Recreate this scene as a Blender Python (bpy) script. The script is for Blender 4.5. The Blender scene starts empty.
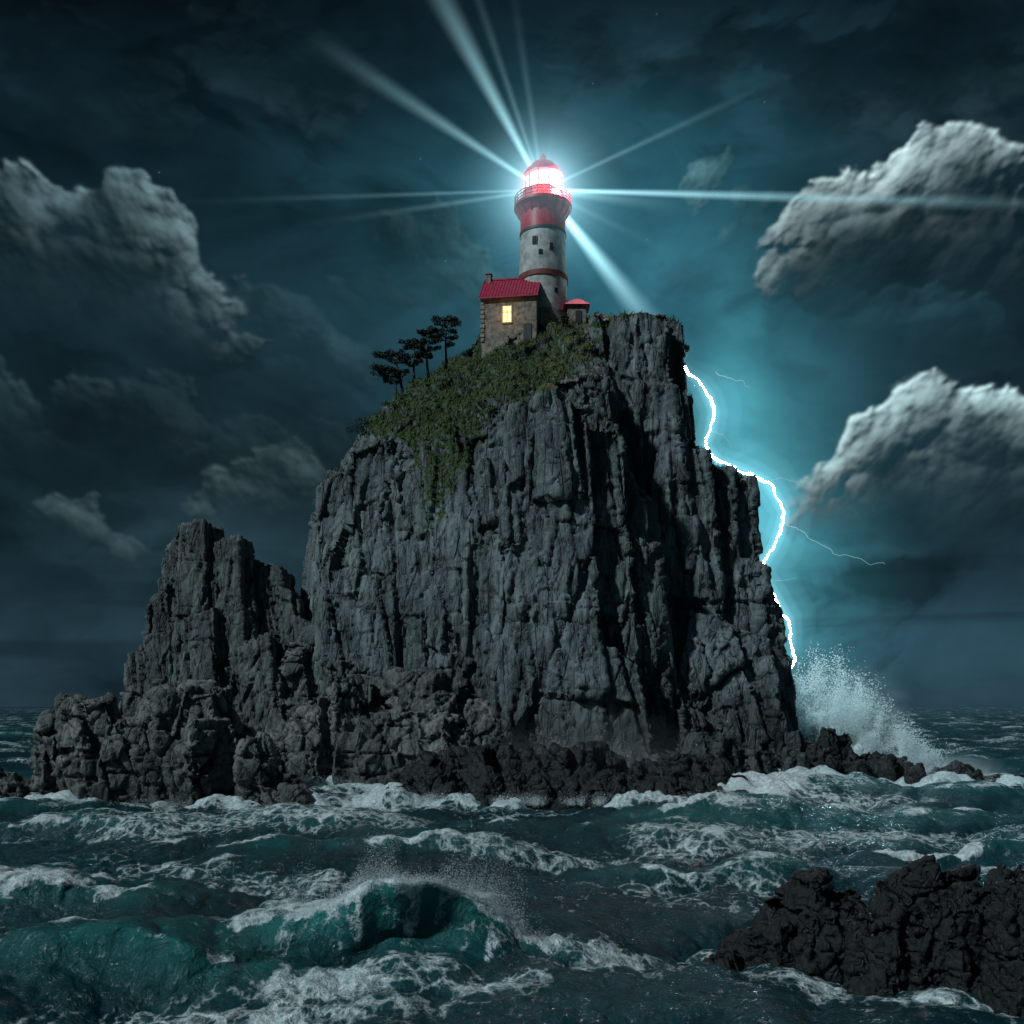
import bpy, bmesh, math, random, time
import numpy as np
from mathutils import Vector, Matrix
T0=time.time()
random.seed(7); rng=np.random.default_rng(7)
np.seterr(all='ignore')
sc=bpy.context.scene
sc.view_settings.view_transform='Standard'
sc.view_settings.look='None'; sc.view_settings.exposure=0
H=9.5; F=35/36*1024; HY=705.0
def W(px,py,d): return ((px-512)/F*d, d, H+(HY-py)/F*d)
# ---------------------------------------------------------------- noise
def u32(a): return a.astype(np.int32).view(np.uint32) if a.dtype!=np.uint32 else a
def h3(ix,iy,iz,s=0):
    h=u32(ix)*np.uint32(374761393)+u32(iy)*np.uint32(668265263)+u32(iz)*np.uint32(2246822519)+np.uint32((s*1274126177)&0xffffffff)
    h=(h^(h>>np.uint32(13)))*np.uint32(1274126177)
    h=(h^(h>>np.uint32(15)))*np.uint32(2246822519)
    h=h^(h>>np.uint32(16))
    return (h&np.uint32(0xffffff)).astype(np.float32)*np.float32(1/16777216.0)
def vn(x,y,z,s=0):
    x=np.asarray(x,np.float32);y=np.asarray(y,np.float32);z=np.asarray(z,np.float32)
    ix=np.floor(x);iy=np.floor(y);iz=np.floor(z)
    fx=x-ix;fy=y-iy;fz=z-iz
    fx=fx*fx*(3-2*fx);fy=fy*fy*(3-2*fy);fz=fz*fz*(3-2*fz)
    ix=ix.astype(np.int32);iy=iy.astype(np.int32);iz=iz.astype(np.int32)
    def L(a,b,t): return a+(b-a)*t
    c00=L(h3(ix,iy,iz,s),h3(ix+1,iy,iz,s),fx);c10=L(h3(ix,iy+1,iz,s),h3(ix+1,iy+1,iz,s),fx)
    c01=L(h3(ix,iy,iz+1,s),h3(ix+1,iy,iz+1,s),fx);c11=L(h3(ix,iy+1,iz+1,s),h3(ix+1,iy+1,iz+1,s),fx)
    return L(L(c00,c10,fy),L(c01,c11,fy),fz)*2-1
def fbm(x,y,z,o=4,s=0,g=0.5):
    r=0;a=1;t=0;f=1.0
    for i in range(o):
        r=r+a*vn(x*f+i*17.3,y*f-i*9.1,z*f+i*4.7,s+i);t+=a;a*=g;f*=2.03
    return r/t*1.6
def vor(x,y,z,s=0):
    ix=np.floor(x).astype(np.int32);iy=np.floor(y).astype(np.int32);iz=np.floor(z).astype(np.int32)
    n=x.shape;F1=np.full(n,9.,np.float32);F2=np.full(n,9.,np.float32)
    cid=np.zeros(n,np.float32);gx=np.zeros(n,np.float32);gy=np.zeros(n,np.float32);gz=np.zeros(n,np.float32)
    for a in (-1,0,1):
        for b in (-1,0,1):
            for c in (-1,0,1):
                jx=ix+a;jy=iy+b;jz=iz+c
                dx=x-(jx+h3(jx,jy,jz,s));dy=y-(jy+h3(jx,jy,jz,s+1));dz=z-(jz+h3(jx,jy,jz,s+2))
                d=np.sqrt(dx*dx+dy*dy+dz*dz).astype(np.float32)
                m=d<F1
                F2=np.where(m,F1,np.minimum(F2,d))
                F1=np.where(m,d,F1)
                cid=np.where(m,h3(jx,jy,jz,s+3),cid)
                gx=np.where(m,dx,gx);gy=np.where(m,dy,gy);gz=np.where(m,dz,gz)
    return F1,F2,cid,gx,gy,gz
def joints(x,y,z,sz,tall,ang,tilt,s):
    # three families of planar joints -> blocky fracture cells
    c1,s1=math.cos(ang),math.sin(ang)
    w=vn(x/(sz*3),y/(sz*3),z/(sz*5),s)*.35;w2=vn(x/(sz*3)+9,y/(sz*3),z/(sz*5),s+1)*.35
    xt=x+z*tilt
    u=(xt*c1+y*s1)/sz+w;v=(-xt*s1*.9+y*c1)/(sz*.85)+w2
    u=u+.3*np.sin(u*1.9+s);v=v+.3*np.sin(v*2.3+s)
    iu=np.floor(u);iv=np.floor(v);fu=u-iu;fv=v-iv
    iu=iu.astype(np.int32);iv=iv.astype(np.int32);z0=np.zeros_like(iu)
    sh=h3(iu,iv,z0,s+2)
    q=z/(sz*tall)+sh*7+(sh-.5)*u*.35+(h3(iu,iv,z0,s+3)-.5)*v*.3
    q=q+.35*np.sin(q*2.1+sh*9)
    iq=np.floor(q);fq=q-iq;iq=iq.astype(np.int32)
    a=h3(iu,iv,iq,s+4);b=h3(iu,iv,iq,s+5);c=h3(iu,iv,iq,s+6);col=h3(iu,iv,z0,s+7)
    d=np.minimum(np.minimum(np.minimum(fu,1-fu)*sz,np.minimum(fv,1-fv)*sz*.85),np.minimum(fq,1-fq)*sz*tall*1.2)
    off=(a-.5)*.8+(col-.5)*1.1+(fu-.5)*(b-.5)*.9+(fv-.5)*(c-.5)*.6+(fq-.5)*(c-.5)*.5
    return off,d
def ss(a,b,x):
    t=np.clip((x-a)/(b-a),0,1);return t*t*(3-2*t)
# ---------------------------------------------------------------- mesh helpers
def link(o): bpy.context.collection.objects.link(o); return o
def mk(name,verts,faces,mat=None,smooth=False,parent=None):
    me=bpy.data.meshes.new(name);me.from_pydata([tuple(v) for v in verts],[],faces);me.update()
    o=link(bpy.data.objects.new(name,me))
    if mat: me.materials.append(mat)
    if smooth: me.polygons.foreach_set('use_smooth',[True]*len(me.polygons))
    if parent: o.parent=parent
    return o
def npmesh(name,V,Fc,mat=None,smooth=True):
    me=bpy.data.meshes.new(name);n=Fc.shape[1]
    me.vertices.add(len(V));me.vertices.foreach_set('co',V.astype(np.float32).ravel())
    me.loops.add(Fc.size);me.loops.foreach_set('vertex_index',Fc.astype(np.int32).ravel())
    me.polygons.add(len(Fc));me.polygons.foreach_set('loop_start',np.arange(0,Fc.size,n,dtype=np.int32))
    me.polygons.foreach_set('use_smooth',np.full(len(Fc),smooth))
    me.update(calc_edges=True)
    if mat: me.materials.append(mat)
    return link(bpy.data.objects.new(name,me))
def gridfaces(nr,nc):
    i=np.arange(nr*nc).reshape(nr,nc)
    return np.stack([i[:-1,:-1],i[:-1,1:],i[1:,1:],i[1:,:-1]],-1).reshape(-1,4)
def fattr(me,name,a):
    at=me.attributes.new(name,'FLOAT','POINT');at.data.foreach_set('value',a.astype(np.float32).ravel())
def empty(name,loc=(0,0,0)):
    e=link(bpy.data.objects.new(name,None));e.location=loc;return e
def tube(V,Fc,pts,rad,n=8):
    b0=len(V)
    for i,p in enumerate(pts):
        p=Vector(p);a=Vector(pts[max(i-1,0)]);b=Vector(pts[min(i+1,len(pts)-1)])
        t=(b-a).normalized();u=t.cross(Vector((0.13,1,0.07))).normalized();v=t.cross(u)
        for k in range(n):
            an=2*math.pi*k/n;V.append(p+(u*math.cos(an)+v*math.sin(an))*rad[i])
    for i in range(len(pts)-1):
        for k in range(n):
            a=b0+i*n+k;b=b0+i*n+(k+1)%n;Fc.append((a,b,b+n,a+n))
    Fc.append(tuple(b0+k for k in range(n))[::-1]);Fc.append(tuple(b0+(len(pts)-1)*n+k for k in range(n)))
# ---------------------------------------------------------------- material helpers
class NT:
    def __init__(s,nt): s.nt=nt;s.n=nt.nodes;s.l=nt.links
    def new(s,t,**k):
        x=s.n.new(t)
        for a,b in k.items():
            setattr(x,a,b)
        return x
    def link(s,a,b): s.l.new(a,b)
    def _in(s,sock,v):
        if isinstance(v,bpy.types.NodeSocket): s.link(v,sock)
        else: sock.default_value=v
    def math(s,op,a,b=0.0,c=None,clamp=False):
        m=s.new('ShaderNodeMath',operation=op,use_clamp=clamp);s._in(m.inputs[0],a);s._in(m.inputs[1],b)
        if c is not None: s._in(m.inputs[2],c)
        return m.outputs[0]
    def mr(s,v,a,b,c=0.0,d=1.0):
        m=s.new('ShaderNodeMapRange',interpolation_type='SMOOTHSTEP');s._in(m.inputs[0],v)
        for i,x in enumerate((a,b,c,d)): s._in(m.inputs[i+1],x)
        return m.outputs[0]
    def mix(s,f,a,b,bt='MIX'):
        m=s.new('ShaderNodeMix',data_type='RGBA',blend_type=bt)
        s._in(m.inputs[0],f)
        for i,x in ((6,a),(7,b)):
            if isinstance(x,bpy.types.NodeSocket): s.link(x,m.inputs[i])
            else: m.inputs[i].default_value=(*x,1)
        return m.outputs[2]
    def noise(s,sc_,det=6,rough=.55,vec=None,dist=0):
        m=s.new('ShaderNodeTexNoise');m.inputs['Scale'].default_value=sc_;m.inputs['Detail'].default_value=det;m.inputs['Roughness'].default_value=rough;m.inputs['Distortion'].default_value=dist
        if vec is not None: s.link(vec,m.inputs['Vector'])
        return m.outputs['Fac']
    def pos(s,scale=(1,1,1)):
        g=s.new('ShaderNodeNewGeometry');m=s.new('ShaderNodeVectorMath',operation='MULTIPLY');s.link(g.outputs['Position'],m.inputs[0]);m.inputs[1].default_value=scale
        return m.outputs[0]
    def edges(s,scale,vec,warp=.5):
        wv=s.new('ShaderNodeTexNoise');wv.inputs['Scale'].default_value=scale*.7;wv.inputs['Detail'].default_value=3;s.link(vec,wv.inputs['Vector'])
        ad=s.new('ShaderNodeVectorMath',operation='MULTIPLY_ADD');s.link(wv.outputs['Color'],ad.inputs[0]);ad.inputs[1].default_value=(warp/scale,)*3;s.link(vec,ad.inputs[2])
        v=s.new('ShaderNodeTexVoronoi',feature='DISTANCE_TO_EDGE');v.inputs['Scale'].default_value=scale;s.link(ad.outputs[0],v.inputs['Vector'])
        return v.outputs['Distance']
    def attr(s,n):
        a=s.new('ShaderNodeAttribute');a.attribute_name=n;return a
    def bump(s,h,st,dist,normal=None):
        b=s.new('ShaderNodeBump');s.link(h,b.inputs['Height']);b.inputs['Strength'].default_value=st;b.inputs['Distance'].default_value=dist
        if normal is not None: s.link(normal,b.inputs['Normal'])
        return b.outputs[0]
def material(name):
    m=bpy.data.materials.new(name);m.use_nodes=True;t=NT(m.node_tree);b=t.n['Principled BSDF'];return m,t,b
def simple(name,col,rough=.7,var=.25,nscale=2.0,bump=.3,emis=None,es=0,metal=0):
    m,t,b=material(name)
    p=t.pos();n=t.noise(nscale,5,.6,p)
    c=t.mix(t.mr(n,.3,.7),tuple(x*(1-var) for x in col),tuple(min(1,x*(1+var)) for x in col))
    t.link(c,b.inputs['Base Color']);b.inputs['Roughness'].default_value=rough;b.inputs['Metallic'].default_value=metal
    if bump: t.link(t.bump(t.noise(nscale*5,3,.6,p),bump,.05),b.inputs['Normal'])
    if emis: b.inputs['Emission Color'].default_value=(*emis,1);b.inputs['Emission Strength'].default_value=es
    return m
def rock_material(name,s=1.0,dark=1.0,wetz=7.0,grass=False,tint=(1,1,1),vz=.22,wetr=.36,fs=1.0,spec=.4):
    m,t,b=material(name)
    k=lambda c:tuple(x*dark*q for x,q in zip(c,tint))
    p=t.pos();pv=t.pos((1,1,vz))
    n1=t.noise(.12/s,3,.6,p);n2=t.noise(.9/s,5,.68,pv);n3=t.noise(5/s,2,.6,p);n4=t.noise(.35/s,3,.6,t.pos((1,1,.12)))
    c=t.mix(t.mr(n1,.35,.65),k((.14,.155,.16)),k((.27,.285,.28)))
    c=t.mix(t.mr(n2,.42,.70),c,k((.07,.08,.085)))
    c=t.mix(t.math('MULTIPLY',t.mr(n4,.50,.66),.7),c,k((.055,.063,.066)))
    c=t.mix(t.math('MULTIPLY',t.mr(n3,.52,.72),.45),c,k((.46,.46,.44)))
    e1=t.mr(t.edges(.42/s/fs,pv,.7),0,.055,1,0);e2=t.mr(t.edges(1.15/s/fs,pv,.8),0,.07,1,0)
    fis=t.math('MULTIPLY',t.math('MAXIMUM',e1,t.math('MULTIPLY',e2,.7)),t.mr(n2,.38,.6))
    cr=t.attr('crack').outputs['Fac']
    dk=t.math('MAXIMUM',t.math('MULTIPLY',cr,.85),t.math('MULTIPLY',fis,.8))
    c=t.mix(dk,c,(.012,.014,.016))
    g=t.new('ShaderNodeNewGeometry');sx=t.new('ShaderNodeSeparateXYZ');t.link(g.outputs['Position'],sx.inputs[0])
    wet=t.mr(t.math('ADD',sx.outputs[2],t.math('MULTIPLY',n1,6.0)),wetz,wetz+7,1.0,0.0)
    c=t.mix(t.math('MULTIPLY',wet,.75),c,(.014,.016,.018))
    if grass:
        nn=t.noise(.6,4,.6,p);nf=t.noise(3,2,.6,p)
        ga=t.attr('grass').outputs['Fac']
        gm=t.mr(t.math('ADD',ga,t.math('MULTIPLY',t.math('SUBTRACT',nn,.5),1.0)),.42,.58)
        gc=t.mix(t.mr(nf,.35,.65),(.016,.034,.010),(.055,.095,.025))
        gc=t.mix(t.mr(nn,.5,.8),gc,(.075,.075,.032))
        c=t.mix(gm,c,gc)
    t.link(c,b.inputs['Base Color'])
    r=t.mr(wet,0,1,.85,wetr);t.link(r,b.inputs['Roughness'])
    b.inputs['Specular IOR Level'].default_value=spec
    hgt=t.math('SUBTRACT',t.noise(1.8/s,6,.72,pv),t.math('MULTIPLY',fis,.7))
    bb=t.bump(hgt,.9,.34*s)
    t.link(bb,b.inputs['Normal'])
    return m
# ---------------------------------------------------------------- rock builder
def hull_into(bm,pts):
    vs=[bm.verts.new(p) for p in pts]
    r=bmesh.ops.convex_hull(bm,input=vs)
    junk=[g for g in r['geom_unused']+r['geom_interior'] if isinstance(g,bmesh.types.BMVert)]
    if junk: bmesh.ops.delete(bm,geom=list(set(junk)),context='VERTS')
def block(bm,x,y,r,zt,zb=-3,rd=random,taper=.7,lean=.05,ax=1.0):
    n=rd.randint(5,7);a0=rd.random()*6.28;pts=[]
    hgt=zt-zb;lx=rd.uniform(-lean,lean)*hgt;ly=rd.uniform(-lean,lean)*hgt
    sl=rd.uniform(-.35,.35);sa=rd.random()*6.28
    for i in range(n):
        a=a0+6.283*i/n+rd.uniform(-.3,.3);q=r*rd.uniform(.8,1.2)
        dz=-abs(sl)*r*(1-math.cos(a-sa))*1.2
        pts.append((x+math.cos(a)*q*ax,y+math.sin(a)*q,zb))
        pts.append((x+lx*.7+math.cos(a)*q*ax*(1+taper)/2*1.1,y+ly*.7+math.sin(a)*q*(1+taper)/2*1.1,zb+hgt*.74+dz))
        pts.append((x+lx+math.cos(a)*q*taper*ax*.8,y+ly+math.sin(a)*q*taper*.8,zt+dz))
    hull_into(bm,pts)
def heap(bm,outl,df,db,step,seed,prof=(.35,1,.8),taper=.7,rows=None,lean=.06,vary=.28,gain=1.0):
    rd=random.Random(seed);xs=[o[0] for o in outl];ys=[o[1] for o in outl]
    x=xs[0]
    while x<=xs[-1]:
        a,b_=df(x),db(x);nr=rows or max(2,int((b_-a)/step))
        yo=np.interp(x,xs,ys)
        dc=a+(b_-a)*.5;zt=(H+(HY-yo)/F*dc)*gain
        for j in range(nr):
            t=(j+.5)/nr
            k=np.interp(t,[0,.5,1],prof)
            d=a+(b_-a)*t+rd.uniform(-.3,.3)*step
            k*=rd.uniform(1-vary,1.0) if abs(t-.5)>.18 else rd.uniform(1-vary*.4,1.0)
            px=x+rd.uniform(-.35,.35)*step*F/dc
            block(bm,(px-512)/F*d,d,step*rd.uniform(.6,.95),max(.3,zt*k),rd=rd,taper=taper,lean=lean)
        x+=step*F/dc*.8
CL=[('j',7.0,1.35,2.4,.36,1.0,1.0,.35,.10),('j',2.9,.66,2.6,.22,.5,.9,.55,.06),('v',1.5,.26,2.4,.12,.18,.5,0,0),('j',.95,.16,2.0,.10,.14,.5,.2,.12)]
BL=[('j',5.0,.85,1.0,.38,1.0,1.0,.5,.35),('v',2.5,.55,1.1,.22,.5,.9,0,0),('j',1.4,.18,1.2,.12,.16,.5,.9,-.3),('v',.6,.05,1.2,.09,.05,.3,0,0)]
def finish_rock(bm,name,voxel,mat,s=1.0,levels=CL,seed=0,grassfn=None,amp=1.0):
    me=bpy.data.meshes.new(name+'_raw');bm.to_mesh(me);bm.free()
    o=link(bpy.data.objects.new(name+'_raw',me))
    md=o.modifiers.new('r','REMESH');md.mode='VOXEL';md.voxel_size=voxel
    dg=bpy.context.evaluated_depsgraph_get();dg.update()
    m2=bpy.data.meshes.new_from_object(o.evaluated_get(dg));bpy.data.objects.remove(o)
    m2.name=name
    n=len(m2.vertices);co=np.empty(n*3,np.float32);m2.vertices.foreach_get('co',co);co=co.reshape(-1,3)
    def normals():
        N=np.empty(n*3,np.float32);m2.vertex_normals.foreach_get('vector',N);return N.reshape(-1,3).copy()
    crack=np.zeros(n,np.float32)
    for k,(kind,sz,am,tl,cw,cd_,wt,ang,tilt) in enumerate(levels):
        sz*=s;am*=s*amp;cw*=s;cd_*=s*amp
        N=normals();x,y,z=co[:,0],co[:,1],co[:,2]
        if kind=='v':
            wx=vn(x/(sz*1.6),y/(sz*1.6),z/(sz*3),seed+k*7)*.5;wy=vn(x/(sz*1.6)+31,y/(sz*1.6),z/(sz*3),seed+k*7+3)*.5
            F1,F2,cid,gx,gy,gz=vor(x/sz+wx,y/sz+wy,z/(sz*tl)+wx,seed+k*11)
            a2=(cid*7919)%1.0;a3=(cid*104729)%1.0
            off=(cid-.5)*1.3+(gx*(a2-.5)+gy*(a3-.5)+gz*(a3-.5))*1.8;d=(F2-F1)*sz*.7
        else:
            off,d=joints(x,y,z,sz,tl,ang,tilt,seed+k*13)
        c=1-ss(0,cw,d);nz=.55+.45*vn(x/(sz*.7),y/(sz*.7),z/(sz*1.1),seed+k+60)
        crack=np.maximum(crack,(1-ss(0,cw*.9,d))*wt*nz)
        co=co+N*(off*am-c*cd_*nz)[:,None]
        m2.vertices.foreach_set('co',co.ravel());m2.update()
    N=normals()
    co=co+N*(fbm(co[:,0]/(.9*s),co[:,1]/(.9*s),co[:,2]/(1.6*s),3,seed+50)*.07*s*amp)[:,None]
    m2.vertices.foreach_set('co',co.ravel());m2.update()
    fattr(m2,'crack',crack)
    if grassfn is not None: fattr(m2,'grass',grassfn(co,normals()))
    m2.polygons.foreach_set('use_smooth',np.full(len(m2.polygons),True))
    m2.materials.clear();m2.materials.append(mat)
    o=link(bpy.data.objects.new(name,m2))
    print(name,n,round(time.time()-T0,1))
    return o,co
ROCKCO=[]
bm=bmesh.new()
def hp(*pts): hull_into(bm,[W(*p) for p in pts])
def slab(x0,x1,yt0,yt1,xb0,xb1,df,dbk,dfb,yb=800):
    z=lambda py,d:H+(HY-py)/F*d
    P=[]
    for x,yt in ((x0,yt0),(x1,yt1)):
        P.append(((x-512)/F*df,df,z(yt,df)));P.append(((x-512)/F*df,dbk,z(yt,df)))
    for x in (xb0,xb1):
        P.append(((x-512)/F*dfb,dfb,-3));P.append(((x-512)/F*dfb,dbk+3,-3))
    hull_into(bm,P)
hp((478,346,141),(440,368,138),(400,398,136),(356,432,134),(328,478,133),(312,525,132),(304,590,131),(298,680,130),(290,770,130),
   (395,440,124),(440,425,122),(330,560,122),(322,770,118),(480,770,117),(480,420,124),(478,352,160),(360,440,156),(310,600,158),(300,790,160))
hp((478,344,137),(520,334,135),(560,326,134),(605,322,134),(600,318,150),(480,338,152),(430,440,121),(500,404,119),(560,398,119),(600,400,122),(640,640,118),(430,770,116),(660,770,116),(640,600,160),(420,700,160))
slab(503,548,402,392,488,552,115.2,130,111.5)
slab(546,590,398,405,548,612,114,130,109)
slab(466,506,440,410,458,500,118,130,113)
slab(588,622,425,440,604,655,116.4,130,111)
slab(620,648,470,500,640,690,118.5,132,113.5)
slab(548,580,376,372,540,590,120.5,136,118)
slab(578,612,371,374,580,640,119.8,136,117)
slab(596,640,318,313,590,650,128.3,150,122)
slab(636,668,311,313,640,700,127,150,122)
slab(662,684,313,322,670,715,129.4,152,124)
slab(676,692,392,398,680,730,130.4,152,124)
slab(660,708,440,452,665,740,126,152,120)
slab(700,730,466,472,700,765,128.5,152,122)
slab(725,750,474,480,715,778,130,154,124)
slab(740,764,560,572,730,790,127,152,122)
slab(760,776,590,612,740,794,126,150,120)
slab(768,793,642,660,750,800,125,150,119)
slab(690,770,610,640,660,800,121,140,114)
slab(318,352,486,462,310,352,127,150,121)
slab(350,392,450,436,345,398,123,150,118.5)
slab(396,432,470,462,392,440,121.5,140,117)
slab(520,570,560,548,500,570,112.5,125,109)
slab(575,640,640,655,560,670,111.5,125,109)
heap(bm,[(640,690),(680,668),(720,690),(770,700),(800,716)],lambda x:109,lambda x:121,4.2,5,prof=(.3,.9,1))
heap(bm,[(470,735),(540,725),(600,722),(650,715)],lambda x:108.5,lambda x:114,2.6,8,prof=(.3,.9,1),vary=.4)
def gfn(co,N):
    x,y,z=co.T
    up=N[:,2]
    px=512+x/y*F;py=HY-(z-H)/y*F
    line=np.interp(px,[350,400,440,470,500,560,600,625,690],[440,446,500,470,412,396,352,330,318])
    m=ss(0,16,line-py)*ss(-.05,.3,up)+ss(.45,.75,up)*ss(20,45,z)*.6
    gully=np.exp(-((px-(446-(py-430)*.16))/26)**2)*ss(580,470,py)*(py>400)*.95
    return np.clip(m+gully*ss(-.25,.2,up),0,1)
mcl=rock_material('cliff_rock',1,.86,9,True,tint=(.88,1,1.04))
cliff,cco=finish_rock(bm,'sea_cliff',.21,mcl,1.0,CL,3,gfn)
ROCKCO.append(cco)
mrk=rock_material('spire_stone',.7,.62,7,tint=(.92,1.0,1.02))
bm=bmesh.new()
for a in ((162,186,556,530,142,196,125,133,120),(181,204,526,520,170,215,124,132,121),(203,216,548,560,196,230,125,133,122),(214,238,548,536,208,250,123,131,119),(236,252,552,560,226,262,124,132,119),(250,280,560,568,240,296,125,133,121),(276,300,586,600,270,312,124,132,120),(296,320,616,630,290,332,123,131,119),(146,166,606,584,128,176,123.5,132,120),(130,150,654,640,112,160,123,131,119),(176,214,622,606,160,226,120.5,128,117),(228,268,650,636,214,284,119,128,115),(118,138,694,680,104,150,122,130,118)):
    slab(*a)
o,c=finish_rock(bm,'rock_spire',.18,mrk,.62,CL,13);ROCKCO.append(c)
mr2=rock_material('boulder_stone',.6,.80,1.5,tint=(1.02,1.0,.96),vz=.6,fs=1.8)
bm=bmesh.new()
heap(bm,[(262,712),(285,690),(305,645),(330,616),(352,610),(374,640),(396,634),(414,655),(450,668),(480,680),(505,705),(520,745)],lambda x:106,lambda x:117,4.0,33,prof=(.42,.95,1),taper=.78)
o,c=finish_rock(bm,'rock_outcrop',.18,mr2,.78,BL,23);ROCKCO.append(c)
bm=bmesh.new()
heap(bm,[(28,770),(42,735),(60,706),(78,690),(96,698),(108,726),(126,704),(148,676),(172,682),(195,674),(212,700),(234,736),(252,728),(272,756),(290,792)],lambda x:93,lambda x:101,3.9,41,prof=(.78,1.05,.9),taper=.88,vary=.16,rows=2,gain=1.08)
o,c=finish_rock(bm,'boulder_pile',.16,mr2,.80,BL,31,amp=.95);ROCKCO.append(c)
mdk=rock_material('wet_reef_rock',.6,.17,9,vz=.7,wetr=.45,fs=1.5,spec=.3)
bm=bmesh.new()
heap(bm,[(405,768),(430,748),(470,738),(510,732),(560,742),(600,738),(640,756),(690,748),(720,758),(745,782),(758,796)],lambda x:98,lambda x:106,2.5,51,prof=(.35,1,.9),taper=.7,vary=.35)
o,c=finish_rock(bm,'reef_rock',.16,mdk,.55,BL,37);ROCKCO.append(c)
bm=bmesh.new()
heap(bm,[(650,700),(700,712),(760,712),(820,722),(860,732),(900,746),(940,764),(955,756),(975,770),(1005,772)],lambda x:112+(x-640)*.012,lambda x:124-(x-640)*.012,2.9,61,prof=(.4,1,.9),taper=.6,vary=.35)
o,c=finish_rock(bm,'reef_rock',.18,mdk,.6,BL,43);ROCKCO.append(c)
bm=bmesh.new()
fo=[(738,928),(755,905),(780,886),(830,870),(870,878),(900,858),(950,842),(990,850),(1024,838),(1100,834),(1180,834)]
heap(bm,fo,lambda x:37.2-(x-715)*.023,lambda x:41.5-(x-715)*.023,1.7,71,prof=(.5,1.1,.8),taper=.7,lean=.12,gain=1.06)
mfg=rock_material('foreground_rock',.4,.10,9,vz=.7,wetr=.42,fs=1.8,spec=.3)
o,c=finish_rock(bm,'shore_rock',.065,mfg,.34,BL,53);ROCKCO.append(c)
# ---------------------------------------------------------------- sea
def axis(dense,lo,hi,g,lim_lo,lim_hi):
    a=list(np.arange(lo,hi,dense));s=dense
    up=[];x=hi
    while x<lim_hi: up.append(x);s=min(s*g,400);x+=s
    up.append(lim_hi);s=dense;dn=[];x=lo-dense
    while x>lim_lo: dn.append(x);s=min(s*g,400);x-=s
    dn.append(lim_lo)
    return np.array(dn[::-1]+a+up)
xs=axis(.12,-22,22,1.010,-6000,6000)
ysv=axis(.08,27,48,1.009,-40,6000)
X,Y=np.meshgrid(xs,ysv)
def tile(N,L,V,wd,seed,k0,k1,amp,pw=4.0):
    r=np.random.default_rng(seed);k=2*np.pi*np.fft.fftfreq(N,d=L/N);kx,ky=np.meshgrid(k,k);K=np.sqrt(kx**2+ky**2);K[0,0]=1
    Lw=V*V/9.81;c=(kx*wd[0]+ky*wd[1])/K
    P=np.exp(-1/(K*Lw)**2)/K**pw*(c**2*.85+.15)*ss(k0*.7,k0,K)*(1-ss(k1,k1*1.4,K));P[0,0]=0
    h0=(r.normal(size=(N,N))+1j*r.normal(size=(N,N)))*np.sqrt(P)
    h=np.fft.ifft2(h0).real;q=amp/h.std();h0=h0*q;h=h*q
    dx=np.fft.ifft2(-1j*kx/K*h0).real;dy=np.fft.ifft2(-1j*ky/K*h0).real
    jxx=np.fft.ifft2(kx*kx/K*h0).real;jyy=np.fft.ifft2(ky*ky/K*h0).real;jxy=np.fft.ifft2(kx*ky/K*h0).real
    return [a.astype(np.float32) for a in (h,dx,dy,jxx,jyy,jxy)]
def samp(A,L,x,y):
    N=A.shape[0];u=(x/L*N)%N;v=(y/L*N)%N;i=np.floor(u).astype(int);j=np.floor(v).astype(int);fu=u-i;fv=v-j
    i%=N;j%=N;i1=(i+1)%N;j1=(j+1)%N
    return A[j,i]*(1-fu)*(1-fv)+A[j,i1]*fu*(1-fv)+A[j1,i]*(1-fu)*fv+A[j1,i1]*fu*fv
LA,LB=173.0,41.0
TA=tile(512,LA,7.5,(.35,-.94),3,.04,2.2,.56,3.6);TB=tile(512,LB,6,(-.5,-.86),4,2.2,24,.08,3.6)
lam=1.3
fadeB=1-ss(90,260,np.hypot(X,Y));fadeA=1-.7*ss(300,1500,np.hypot(X,Y))
a=[samp(t,LA,X,Y) for t in TA];b=[samp(t,LB,X,Y) for t in TB]
Z=a[0]*fadeA+b[0]*fadeB
DX=lam*a[1]*fadeA+b[1]*fadeB;DY=lam*a[2]*fadeA+b[2]*fadeB
J=(1-lam*a[3])*(1-lam*a[4])-(lam*a[5])**2
foam=ss(.55,-.02,J)*.95
X0=np.zeros_like(X)
def ridge(xc,wx,yc,A,wf,wb,lean,slope=0.0,pk=2.0,lp=2.4):
    global Z,DY
    xx=X+.8*vn(Y*.25,X*.1,X0,91)
    e=np.exp(-(np.abs((xx-xc)/wx))**pk)
    nz=1+.12*vn(X*.55,Y*.1,X0,92)+.06*vn(X*1.7,Y*.2,X0,95)
    s=Y-(yc+slope*(X-xc)+.6*vn(X*.3,X0,X0,93)+.12*vn(X*1.1,X0,X0,96))
    pr=np.where(s<0,np.exp(-(np.abs(s)/wf)**1.6),np.exp(-(np.abs(s)/wb)**1.4))
    h=A*e*pr*nz
    Z=Z+h;DY=DY-lean*np.clip(h/A,0,1.2)**lp*np.sqrt(e)
    return e,s,h
HA=3.35
e1,s1,h1=ridge(-3.6,4.6,37.0,HA,1.8,3.2,2.6,.06,1.6,2.0)
e2,s2,h2=ridge(-12.0,6.0,34.6,1.35,1.2,2.6,1.1,-.18)
e3,s3,h3_=ridge(9.5,7,52,1.3,1.5,4,.9,.1)
e4,s4,h4=ridge(-22,10,46,1.4,1.8,4,.9,-.1)
e5,s5,h5=ridge(-6,6,62,1.3,1.6,4,.8,.08)
e6,s6,h6=ridge(14,8,75,1.3,1.8,4,.8,-.05)
e7,s7,h7=ridge(26,8,62,1.2,1.8,4,.8,-.05)
e8,s8,h8=ridge(-32,9,74,1.4,1.8,4,.8,.05)
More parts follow.
